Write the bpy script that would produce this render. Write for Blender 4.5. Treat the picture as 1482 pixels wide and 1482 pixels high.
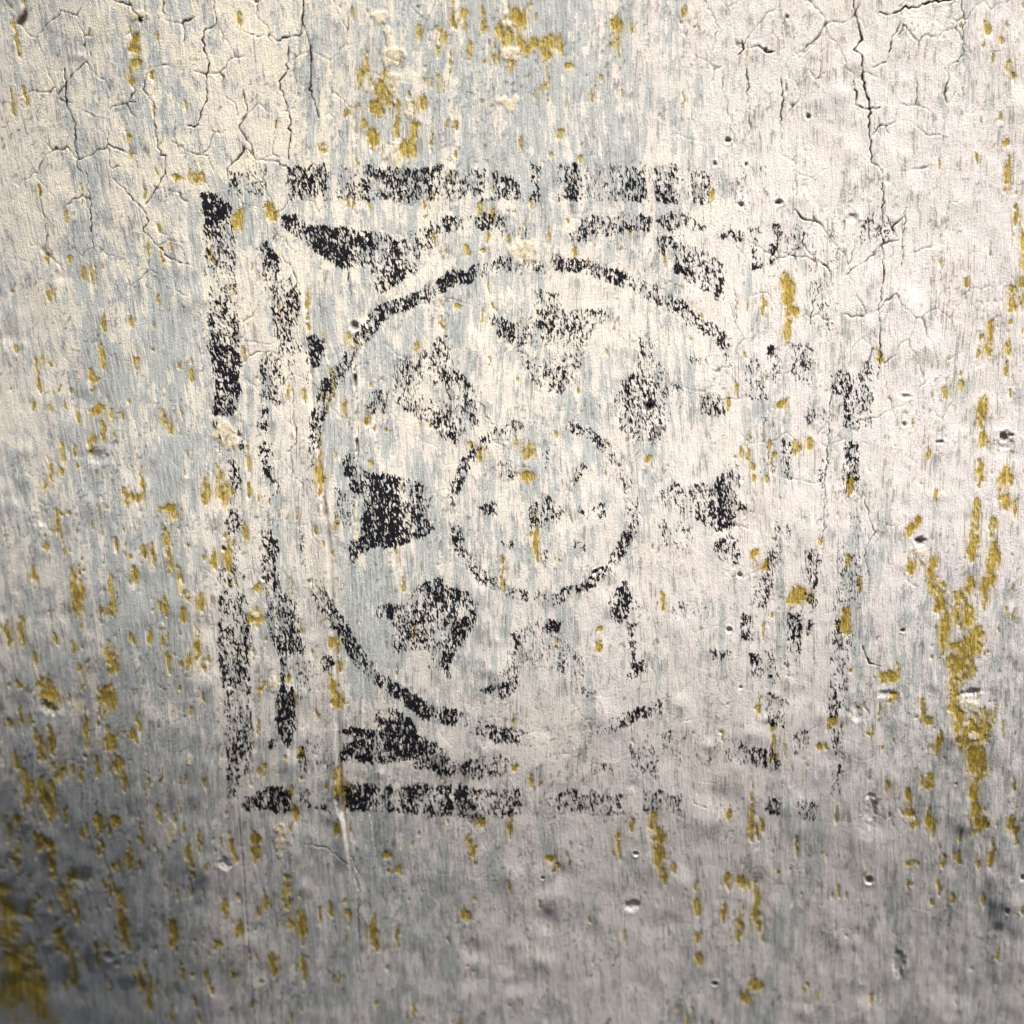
import bpy, math, time
import numpy as np
T0 = time.time()
for o in list(bpy.data.objects):
    bpy.data.objects.remove(o)
scene = bpy.context.scene
col = scene.collection
R = math.radians

# ------------------------------------------------------------------ camera
S = 0.0005                      # one photograph pixel on the wall is half a millimetre
N = 1482
F = 50.0 / 36.0                 # focal length over sensor width
DIST = F * N * S
TILT = R(9)
cam_d = bpy.data.cameras.new('camera')
cam_d.lens = 50
cam_d.sensor_width = 36
cam_d.clip_start = 0.01
cam_d.clip_end = 100
cam = bpy.data.objects.new('camera', cam_d)
col.objects.link(cam)
cam.location = (0, -DIST * math.cos(TILT), DIST * math.sin(TILT))
cam.rotation_euler = (R(90) - TILT, 0, 0)
cam_d.dof.use_dof = True
cam_d.dof.focus_distance = DIST - 0.005
cam_d.dof.aperture_fstop = 3.6
scene.camera = cam

# ------------------------------------------------------------------ sky and sun
SUN_EL, SUN_AZ = R(58), R(27)     # azimuth: to the right of the wall's outward normal
world = bpy.data.worlds.new('World')
scene.world = world
world.use_nodes = True
wn = world.node_tree.nodes
sky = wn.new('ShaderNodeTexSky')
sky.sky_type = 'NISHITA'
sky.sun_disc = False
sky.sun_elevation = SUN_EL
sky.dust_density = 4.0
sky.ozone_density = 0.6
sky.air_density = 0.8
sdir = np.array([math.sin(SUN_AZ) * math.cos(SUN_EL), -math.cos(SUN_AZ) * math.cos(SUN_EL), math.sin(SUN_EL)])
sky.sun_rotation = math.atan2(sdir[0], sdir[1])
bg = wn['Background']
bg.inputs['Strength'].default_value = 0.06
world.node_tree.links.new(sky.outputs[0], bg.inputs['Color'])
sun_d = bpy.data.lights.new('sun', 'SUN')
sun_d.energy = 5.0
sun_d.angle = R(0.5)
sun_d.color = (1.0, 0.95, 0.87)
sun = bpy.data.objects.new('sun', sun_d)
col.objects.link(sun)
from mathutils import Vector
sun.rotation_euler = Vector(-sdir).to_track_quat('-Z', 'Y').to_euler()
scene.view_settings.view_transform = 'Standard'
scene.view_settings.look = 'None'
scene.view_settings.exposure = 0.68
scene.view_settings.gamma = 1.0

# ------------------------------------------------------------------ raster helpers (maps of the wall face)
PAD = 120
W = N + 2 * PAD
rng = np.random.default_rng(7)

def canvas():
    return np.zeros((W, W), np.float32)

def box_of(x0, y0, x1, y1):
    a = max(0, int(x0) + PAD); b = min(W, int(x1) + PAD + 2)
    c = max(0, int(y0) + PAD); d = min(W, int(y1) + PAD + 2)
    if a >= b or c >= d:
        return None
    yy, xx = np.mgrid[c:d, a:b].astype(np.float32)
    return slice(c, d), slice(a, b), xx - PAD, yy - PAD

def poly_mask(pts):
    xs = [p[0] for p in pts]; ys = [p[1] for p in pts]
    bx = box_of(min(xs) - 2, min(ys) - 2, max(xs) + 2, max(ys) + 2)
    if bx is None: return None
    sy, sx, X, Y = bx
    ins = np.zeros(X.shape, bool)
    n = len(pts)
    for i in range(n):
        x0, y0 = pts[i]; x1, y1 = pts[(i + 1) % n]
        if y0 == y1: continue
        c = ((y0 > Y) != (y1 > Y)) & (X < (x1 - x0) * (Y - y0) / (y1 - y0) + x0)
        ins ^= c
    return sy, sx, ins.astype(np.float32)

def seg_dist(X, Y, p, q):
    dx, dy = q[0] - p[0], q[1] - p[1]
    t = np.clip(((X - p[0]) * dx + (Y - p[1]) * dy) / (dx * dx + dy * dy + 1e-9), 0, 1)
    return np.hypot(X - p[0] - t * dx, Y - p[1] - t * dy), t

def blur(a, s):
    n = int(s * 3) + 1
    k = np.exp(-0.5 * (np.arange(-n, n + 1) / s) ** 2); k /= k.sum()
    m = 1
    while m < W + 2 * n: m *= 2
    p = np.pad(a, n, mode='edge')
    kf = np.fft.rfft(k, p.shape[0]); 
    p = np.fft.irfft(np.fft.rfft(p, axis=0) * kf[:, None], p.shape[0], axis=0)
    kf = np.fft.rfft(k, p.shape[1])
    p = np.fft.irfft(np.fft.rfft(p, axis=1) * kf[None, :], p.shape[1], axis=1)
    return p[2 * n:2 * n + W, 2 * n:2 * n + W].astype(np.float32)

def smooth(e0, e1, x):
    t = np.clip((x - e0) / (e1 - e0), 0, 1)
    return t * t * (3 - 2 * t)

def vnoise(x, y, seed):
    """value noise, 0..1, one cell per unit"""
    r = np.random.default_rng(seed).random((256, 256)).astype(np.float32)
    xi = np.floor(x).astype(np.int32); yi = np.floor(y).astype(np.int32)
    fx = (x - xi).astype(np.float32); fy = (y - yi).astype(np.float32)
    fx = fx * fx * (3 - 2 * fx); fy = fy * fy * (3 - 2 * fy)
    a = r[yi & 255, xi & 255]; b = r[yi & 255, (xi + 1) & 255]
    c = r[(yi + 1) & 255, xi & 255]; d = r[(yi + 1) & 255, (xi + 1) & 255]
    return (a * (1 - fx) + b * fx) * (1 - fy) + (c * (1 - fx) + d * fx) * fy

def fbm(x, y, seed, oct=3):
    s = 0; w = 0; a = 1.0
    for i in range(oct):
        s = s + a * vnoise(x * 2 ** i + 17.3 * i, y * 2 ** i + 5.1 * i, seed + i); w += a; a *= 0.5
    return s / w

YY, XX = np.mgrid[0:W, 0:W].astype(np.float32)
PX, PY = XX - PAD, YY - PAD                   # pixel coordinates of every raster cell

SLX = [-400, 0, 160, 300, 450, 700, 950, 1100, 1300, 1400, 1482, 1900]
SLV = [.17, .16, .14, .08, .03, .015, .03, .0, -.03, -.07, -.06, -.08]
def slope(x): return np.interp(x, SLX, SLV).astype(np.float32)
def flow_x(x, y):
    return x - slope(x) * (y - 741) + 9 * (fbm(x / 90, y / 160, 301, 2) - .5) + 26 * (fbm(x / 260, y / 300, 305, 2) - .5)
FX = flow_x(PX, PY)

# ------------------------------------------------------------------ the black stamp
INK = canvas()
PART = np.zeros((W, W), np.int16)            # which part of the wall each cell belongs to
PARTS = [('painted_wall', None)]
SPREAD = {}
def part_id(key, name):
    if key not in SPREAD:
        PARTS.append((name, key)); SPREAD[key] = len(PARTS) - 1
    return SPREAD[key]
def stamp(key, name, d, pts):
    """one inked patch: polygon of wall pixels with print density d"""
    m = poly_mask(pts)
    sy, sx, f = m
    if d >= 0:
        INK[sy, sx] = np.maximum(INK[sy, sx], f * d)
    else:
        INK[sy, sx] = np.where(f > 0, INK[sy, sx] * (1 + d), INK[sy, sx])
    if key:
        i = part_id(key, name)
        PART[sy, sx] = np.where(f > 0, i, PART[sy, sx])
def rect(key, name, d, x0, y0, x1, y1):
    stamp(key, name, d, [(x0, y0), (x1, y0), (x1, y1), (x0, y1)])
def band(key, name, w, pts):
    i = part_id(key, name)
    for p, q in zip(pts, pts[1:]):
        bx = box_of(min(p[0], q[0]) - w, min(p[1], q[1]) - w, max(p[0], q[0]) + w, max(p[1], q[1]) + w)
        sy, sx, X, Y = bx
        dd, t = seg_dist(X, Y, p, q)
        dens = (p[2] * (1 - t) + q[2] * t) * (dd < w / 2)
        INK[sy, sx] = np.maximum(INK[sy, sx], dens)
        PART[sy, sx] = np.where(dens > .03, i, PART[sy, sx])

def B(s): return [tuple(float(v) for v in p.split(',')) for p in s.split()]

# left border
for d, s in [(.88, '289,275 310,280 325,287 335,300 336,316 322,320 296,327 291,300'),
             (.42, '292,325 338,318 343,370 345,440 346,500 301,500 297,400 295,370'),
             (.55, '301,500 347,500 348,560 345,592 306,597 310,550'),
             (.85, '322,535 334,535 336,590 326,590'), (.7, '306,584 336,588 338,600 306,600'),
             (.4, '303,610 312,612 326,662 318,664'), (.8, '343,620 350,622 352,652 344,650'),
             (.55, '330,664 345,664 353,715 336,716'), (.10, '318,716 352,716 354,790 322,780'),
             (.45, '324,742 342,740 350,770 328,776'), (.6, '338,785 345,785 346,832 337,828'),
             (.3, '314,815 352,824 360,850 318,860'), (.5, '315,858 358,858 363,915 316,918'),
             (.45, '315,916 362,916 363,985 318,990'), (.38, '319,985 364,985 367,1050 322,1050'),
             (.45, '322,1050 367,1050 368,1085 325,1085'), (.42, '324,1085 367,1082 366,1118 350,1125 340,1152 330,1150')]:
    stamp('bl', 'border_bar', d, B(s))
# top border
for d, a in [(.3, (330, 238, 385, 284)), (.5, (413, 240, 474, 288)), (.15, (474, 240, 492, 290)), (.56, (490, 239, 570, 291)),
             (.46, (570, 240, 640, 291)), (.4, (640, 243, 706, 290)), (.5, (712, 250, 745, 291)), (.35, (745, 262, 757, 288)),
             (.72, (768, 238, 784, 295)), (.62, (806, 238, 838, 292)), (.2, (838, 240, 882, 294)), (.42, (880, 239, 935, 293)),
             (.14, (935, 240, 948, 293)), (.78, (949, 239, 980, 295)), (.25, (980, 242, 1000, 296)), (.42, (1000, 243, 1031, 297)),
             (.10, (1060, 240, 1112, 300))]:
    rect('bt', 'border_bar', d, *a)
# right border
for d, a in [(.28, (1235, 310, 1292, 352)), (.3, (1246, 520, 1262, 560)), (.4, (1204, 535, 1262, 570)), (.55, (1222, 560, 1262, 622)),
             (.42, (1222, 640, 1246, 672)), (.4, (1216, 668, 1246, 712)), (.1, (1210, 712, 1250, 800)), (.28, (1210, 800, 1247, 850)),
             (.3, (1208, 850, 1247, 885)), (.52, (1204, 888, 1222, 945)), (.4, (1218, 915, 1238, 942)), (.35, (1200, 950, 1228, 1000)),
             (.58, (1198, 1000, 1216, 1036)), (.25, (1216, 990, 1234, 1040)), (.4, (1198, 1050, 1222, 1092)), (.36, (1200, 1092, 1222, 1122)),
             (.3, (1202, 1122, 1216, 1150))]:
    rect('br0' if a[1] < 400 else 'br', 'border_bar', d, *a)
# bottom border
for d, a in [(.55, (350, 1152, 368, 1176)), (.68, (368, 1138, 410, 1172)), (.55, (395, 1145, 422, 1178)), (.45, (432, 1146, 448, 1162)),
             (.72, (496, 1136, 560, 1175)), (.8, (560, 1135, 622, 1177)), (.64, (622, 1138, 700, 1184)), (.5, (700, 1140, 757, 1180)),
             (.3, (792, 1142, 800, 1166)), (.42, (806, 1144, 860, 1176)), (.46, (855, 1146, 902, 1180)), (.62, (930, 1142, 962, 1172)),
             (.42, (962, 1150, 985, 1178)), (.13, (1035, 1160, 1075, 1180)), (.55, (1108, 1152, 1132, 1180)), (.4, (1148, 1156, 1182, 1190))]:
    rect('bb' if a[0] < 770 else 'bb1' if a[0] < 1000 else 'bb2', 'border_bar', d, *a)
stamp('bb', 'border_bar', .8, B('440,1156 458,1164 475,1168 484,1178 478,1180 462,1170 444,1166'))
# upper left spandrel with its left arm
for d, s in [(.9, '404,308 432,308 446,322 445,345 430,346 412,332 405,322'), (.66, '440,320 470,325 500,328 525,342 535,388 500,388 470,378 440,352 420,338'),
             (.55, '500,330 558,332 575,345 600,338 612,352 604,392 575,408 548,425 540,400 528,386'),
             (.75, '545,375 582,372 580,400 552,420'), (.5, '598,340 622,318 645,308 662,310 665,336 640,345 616,364'),
             (.62, '640,310 665,308 668,330 642,332'), (.5, '665,308 735,310 742,325 700,336 665,336'), (.3, '716,322 768,328 766,344 725,346'),
             (.5, '368,350 385,345 404,372 406,392 382,392'), (.8, '384,372 405,368 404,392 388,390'), (.38, '376,390 406,392 436,410 436,425 380,425'),
             (.52, '394,420 436,420 436,470 392,470'), (.4, '398,470 436,470 438,512 400,512'), (.4, '374,508 410,508 410,560 376,590'),
             (.85, '419,512 424,512 423,550 419,550'), (.3, '392,548 414,545 414,585 392,590'), (.65, '376,585 390,582 388,625 376,628'),
             (.78, '376,636 394,638 394,660 376,660'), (.72, '377,664 392,662 393,690 380,692'), (.35, '385,690 406,690 408,708 392,708'),
             (.15, '425,688 456,690 450,722 428,720'), (.92, '444,488 470,490 466,530 446,532'), (.65, '441,490 446,490 448,560 442,560'),
             (.4, '446,618 457,622 457,672 450,672'), (.1, '368,708 400,710 400,770 372,770')]:
    stamp('sul', 'corner_spandrel', d, B(s))
# lower left spandrel
for d, s in [(.7, '376,770 392,766 404,790 404,812 378,812'), (.72, '378,808 402,812 402,850 380,852'), (.35, '380,852 405,850 432,876 428,892 384,892'),
             (.5, '382,888 434,888 436,944 400,945 388,920'), (.95, '402,934 438,934 438,946 404,948'), (.8, '422,905 428,905 428,940 420,940'),
             (.55, '404,950 414,950 414,990 405,990'), (.2, '414,950 450,955 450,1010 416,1010'), (.62, '402,990 424,996 432,1040 425,1075 408,1080 396,1050'),
             (.6, '415,1030 432,1030 430,1062 418,1062'), (.9, '386,1070 396,1070 396,1086 386,1086'), (.5, '432,1080 443,1080 445,1120 434,1118'),
             (.2, '440,1065 488,1068 484,1112 448,1110'), (.5, '434,800 446,800 446,842 440,842'),
             (.92, '464,942 482,948 486,966 468,972'), (.9, '486,1056 520,1052 545,1055 570,1052 600,1058 600,1070 540,1066 490,1064'),
             (.78, '498,1078 540,1058 600,1060 610,1102 540,1104 490,1100'), (.7, '542,1026 560,1022 584,1032 600,1046 600,1062 545,1060'),
             (.64, '590,1044 615,1062 640,1080 646,1116 600,1116 585,1080'), (.5, '640,1085 668,1102 668,1124 630,1120'),
             (.32, '665,1100 725,1092 738,1098 728,1120 690,1128 665,1124'), (.1, '440,690 470,700 470,760 446,760'),
             (.4, '430,760 438,760 440,810 432,810')]:
    stamp('sll', 'corner_spandrel', d, B(s))
# upper right spandrel
for d, s in [(.4, '822,334 840,322 850,330 850,350 826,350'), (.42, '838,316 860,310 942,308 945,338 915,336 880,342 850,340'),
             (.42, '945,305 990,306 1022,328 1020,336 990,330 950,338'), (.7, '1000,326 1024,326 1024,334 1004,334'), (.35, '950,340 985,338 1000,352 965,360 962,372 952,366'),
             (.5, '975,352 1000,352 1018,362 1030,400 1020,426 1004,414 985,400 974,386'), (.8, '972,378 986,384 990,398 976,394'), (.45, '1020,364 1052,378 1052,405 1044,434 1034,432 1032,400'),
             (.4, '1038,332 1076,332 1076,352 1040,350'), (.42, '1084,328 1104,328 1104,392 1086,390'), (.75, '1084,384 1104,384 1104,390 1084,390'),
             (.38, '1112,325 1165,318 1168,360 1124,366'), (.8, '1112,355 1124,354 1122,382 1112,382'), (.14, '1160,330 1215,336 1212,420 1190,420 1165,380'),
             (.14, '1168,395 1205,395 1205,480 1175,475'), (.22, '1108,498 1120,492 1132,500 1132,560 1118,556'), (.7, '1110,498 1126,500 1126,514 1112,514'),
             (.3, '1140,490 1180,500 1176,560 1150,552'), (.2, '1076,520 1112,520 1112,580 1076,580'), (.36, '1160,585 1200,590 1200,612 1164,612'),
             (.42, '1128,630 1146,632 1146,690 1130,686'), (.5, '1184,664 1196,664 1194,705 1184,702'), (.12, '1100,600 1125,600 1125,690 1100,690')]:
    stamp('sur', 'corner_spandrel', d, B(s))
# lower right spandrel
for d, s in [(.28, '1118,752 1146,750 1146,792 1120,790'), (.5, '1160,792 1196,792 1192,815 1164,812'), (.42, '1164,812 1186,812 1184,880 1166,878'),
             (.42, '1112,792 1132,796 1124,838 1104,834'), (.5, '1096,832 1122,836 1106,884 1088,880'), (.5, '1074,884 1092,884 1086,928 1068,926'),
             (.58, '1140,885 1160,884 1160,946 1140,946'), (.5, '1168,898 1178,898 1176,926 1168,924'), (.4, '1085,945 1125,940 1124,985 1086,985'), (.8, '1084,944 1098,944 1094,962 1084,962'),
             (.2, '1100,940 1160,945 1150,1000 1110,995'), (.45, '1106,1000 1140,1010 1135,1060 1112,1050'), (.3, '1142,1050 1172,1055 1168,1092 1146,1090'),
             (.66, '1085,1080 1118,1082 1132,1112 1128,1116 1088,1110'), (.34, '1044,1066 1085,1072 1085,1106 1046,1102'), (.4, '854,1102 892,1104 888,1120 856,1120'),
             (.62, '912,1078 940,1074 955,1096 952,1122 916,1120'), (.8, '912,1092 928,1092 926,1118 914,1118'), (.28, '955,1056 975,1056 972,1086 958,1082'), (.12, '965,1060 1044,1050 1040,1110 970,1110'), (.3, '1026,940 1060,940 1060,955 1026,958')]:
    stamp('slr', 'corner_spandrel', d, B(s))
# outer ring
band('ro', 'outer_ring', 22, [(456, 640, .3), (460, 600, .85), (478, 555, .55), (505, 520, .5), (528, 480, .55), (548, 455, .6), (580, 440, .6), (615, 425, .58), (643, 408, .85), (665, 402, .75), (695, 392, .4), (732, 382, .62), (760, 386, .3), (778, 382, .45), (792, 380, .03), (806, 380, .5), (830, 383, .7), (862, 390, .3), (895, 398, .7), (915, 410, .2), (945, 425, .42), (985, 445, .5), (1010, 468, .62), (1042, 488, .5), (1058, 520, .08)])
band('ro1', 'outer_ring', 23, [(455, 848, .3), (478, 885, .85), (502, 920, .85), (520, 952, .8), (545, 982, .7), (580, 1003, .85), (618, 1030, .85), (650, 1037, .7), (672, 1045, .2), (694, 1053, .6), (718, 1064, .72), (742, 1065, .35), (765, 1070, .08)])
band('ro2', 'outer_ring', 20, [(850, 1062, .3), (880, 1052, .42), (905, 1040, .7), (930, 1030, .75), (960, 1018, .12)])
# inner ring
band('ri', 'inner_ring', 17, [(768, 612, .15), (738, 619, .68), (710, 628, .5), (690, 645, .45), (672, 670, .5), (660, 700, .5), (655, 735, .08), (657, 762, .42), (666, 795, .58), (680, 815, .42), (702, 834, .42), (725, 849, .48), (750, 859, .5), (775, 865, .15), (808, 864, .4), (835, 852, .48), (858, 842, .55), (878, 822, .25), (892, 805, .5), (906, 782, .45), (918, 755, .4), (915, 730, .15), (908, 700, .22), (898, 680, .2)])
band('ri', 'inner_ring', 17, [(822, 622, .3), (848, 625, .5), (868, 640, .5), (885, 657, .5), (894, 680, .2)])
# petals
def petal(key, items):
    for d, s in items: stamp(key, 'petal', d, B(s))
petal('pn', [(.3, '775,420 805,425 822,452 850,440 882,452 862,470 845,500 838,532 830,556 800,576 770,556 752,530 745,500 722,494 705,460 730,460 760,470'),
             (.5, '775,450 800,440 802,478 780,482'), (.42, '805,450 845,455 842,505 815,500'), (.55, '722,466 745,472 744,498 726,490'), (.4, '775,420 808,425 815,445 790,445'), (.4, '704,455 718,455 716,468 704,466'), (-.6, '752,500 800,495 798,520 756,520')])
petal('pnw', [(.6, '525,585 540,566 560,562 562,598 530,600'), (.36, '600,524 628,490 645,478 656,490 655,530 685,555 690,612 660,640 636,636 622,612 590,598 568,578 566,520 590,512'),
              (.92, '632,540 660,540 682,552 682,560 640,557'), (.97, '672,602 690,600 690,614 672,614'), (.6, '655,560 684,562 684,604 660,600'), (.2, '590,560 640,570 640,600 600,590'), (-.7, '600,556 645,562 640,578 604,576')])
petal('pw', [(.62, '520,675 545,680 570,690 600,692 615,700 625,720 618,745 632,768 610,775 590,788 545,795 523,795'), (.78, '522,745 575,750 585,785 545,794 523,794'), (.6, '575,765 620,745 632,768 590,786'),
             (.75, '522,680 550,684 548,712 522,712'), (.85, '494,655 512,655 514,690 498,684'), (.85, '506,690 520,695 520,714 506,708'), (.28, '480,700 512,708 512,765 482,760'), (.88, '506,780 523,780 522,800 514,826 506,806')])
petal('psw', [(.46, '530,885 545,872 575,875 600,850 635,830 650,845 680,855 690,870 692,890 685,905 670,930 655,950 650,965 658,980 640,975 620,965 617,940 600,940 570,945 568,925 575,905 545,895'),
              (.85, '628,832 645,832 644,908 632,908'), (.9, '556,870 568,868 568,900 558,898'), (.65, '598,850 632,835 630,880 600,880'), (.66, '575,875 630,880 628,900 580,900'), (.6, '660,895 684,890 668,925 655,922'), (.6, '630,930 655,935 650,972 636,965')])
petal('ps', [(.22, '740,910 790,893 815,895 812,920 840,950 845,985 860,1005 835,1000 820,985 790,962 760,965 750,1000 720,1010 695,998 715,980 735,960'), (.58, '788,896 815,894 812,915 790,915'), (.42, '738,910 758,905 756,945 742,945'),
             (.62, '694,992 715,988 712,1006 698,1004'), (.6, '722,992 752,986 750,1004 724,1012'), (.55, '738,965 750,965 750,1000 740,1000'), (.4, '832,988 862,996 862,1012 842,1008')])
petal('pse', [(.5, '878,868 898,842 910,838 915,865 905,902 886,902'), (.72, '898,842 908,842 904,892 894,892'), (.28, '910,860 940,875 938,885 914,880'), (.65, '905,902 918,902 922,975 912,975'), (.6, '902,980 920,960 940,952 932,970 912,984'), (.12, '950,868 1035,868 1035,895 950,900')])
petal('pe', [(.36, '950,710 975,700 990,698 1030,700 1050,670 1072,672 1070,710 1060,720 1065,760 1050,768 1020,765 1000,745 975,745 960,730'), (.75, '1036,690 1056,690 1054,765 1040,765'), (.5, '1050,715 1070,715 1066,760 1052,762'), (.55, '965,700 985,700 985,712 968,712'),
             (.4, '1030,776 1072,780 1075,818 1036,812'), (.2, '948,745 1000,755 1005,795 960,790'), (.62, '1060,722 1082,736 1104,742 1084,742 1062,732')])
petal('pne', [(.33, '925,492 945,480 950,520 965,530 985,560 990,580 975,600 965,620 955,640 930,645 905,630 888,600 890,570 900,560 915,545 925,520'), (.6, '926,485 938,485 932,520 922,520'), (.55, '902,548 928,535 930,548 905,566'), (.42, '930,530 958,530 958,570 935,560'), (.35, '905,595 940,600 938,632 908,625'), (.5, '994,515 1028,515 1028,526 996,526'), (.5, '1012,572 1050,574 1050,602 1012,602'), (.3, '960,555 990,555 985,600 962,590')])
# dots inside the inner ring
stamp('dc', 'center_dot', .6, B('762,740 772,728 785,708 800,724 816,735 816,750 792,756 786,768 766,760'))
stamp('dc', 'center_dot', -.7, B('772,742 784,738 782,752 772,752'))
for k, (d, s) in enumerate([(.5, '720,668 732,664 748,684 742,698 722,690'), (.5, '784,650 796,648 797,672 787,680'), (.42, '826,690 840,672 850,676 846,698 828,700'), (.55, '692,736 702,726 718,730 718,748 706,746'),
                            (.5, '838,732 850,742 862,728 878,730 876,748 850,750 838,744'), (.38, '824,786 838,778 850,792 846,806'), (.35, '722,786 744,780 744,796 724,796'), (.4, '780,796 794,794 794,820 782,822')]):
    stamp('d%d' % k, 'dot', d, B(s))
# the print failed in blotches
bl = fbm(PX / 26, PY / 34, 41, 3)
bl2 = fbm(FX / 11, PY / 60, 47, 2)
INK = np.where(INK > 0, .76 * np.power(np.clip(INK, 0, 1), .8), 0) * (1 - .08 * smooth(1080, 1180, PX))
INK = np.clip(INK * (1 + 1.3 * (bl - .5) + 1.1 * (bl2 - .5)), 0, .75)
wxi = np.clip(XX + 9 * (fbm(PX / 16, PY / 22, 51, 3) - .5), 0, W - 1).astype(np.int32); wyi = np.clip(YY + 13 * (fbm(PX / 13, PY / 26, 55, 3) - .5), 0, W - 1).astype(np.int32)
INK = blur(INK[wyi, wxi], 2.0); PART = PART[wyi, wxi]
PART[INK < 0.05] = 0
print('stamp', time.time() - T0)

# ------------------------------------------------------------------ bare ochre undercoat
OCH = canvas()
def stroke(x, y, h, w, ang=None, val=1.0, key=None):
    """one worn patch, long along the brushing"""
    bx = box_of(x - h, y - h, x + h, y + h)
    if bx is None: return
    sy, sx, X, Y = bx
    s = float(slope(x)) if ang is None else math.tan(R(ang))
    X = X + 5.0 * (fbm(X / 40 + 3, Y / 9, 63, 2) - .5); Y = Y + 5.0 * (fbm(X / 7, Y / 30, 64, 2) - .5)
    c = 1 / math.hypot(1, s)
    al = ((X - x) * s + (Y - y)) * c
    ac = ((X - x) - (Y - y) * s) * c
    ragged = 2.2 * (fbm(X / 4.2, Y / 9, 61, 3) - .5)
    val = val * (.55 + .9 * fbm(X / 5, Y / 8, 67, 2))
    rr = np.sqrt((al / (h / 2)) ** 2 + (ac / (w * .48 + .4)) ** 2) + ragged
    v = np.minimum(smooth(1.25, .6, rr) * val, 1)
    OCH[sy, sx] = np.maximum(OCH[sy, sx], v)
    if key:
        i = part_id(key, 'ochre_patch')
        PART[sy, sx] = np.where((v > .45) & (PART[sy, sx] == 0), i, PART[sy, sx])
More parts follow.
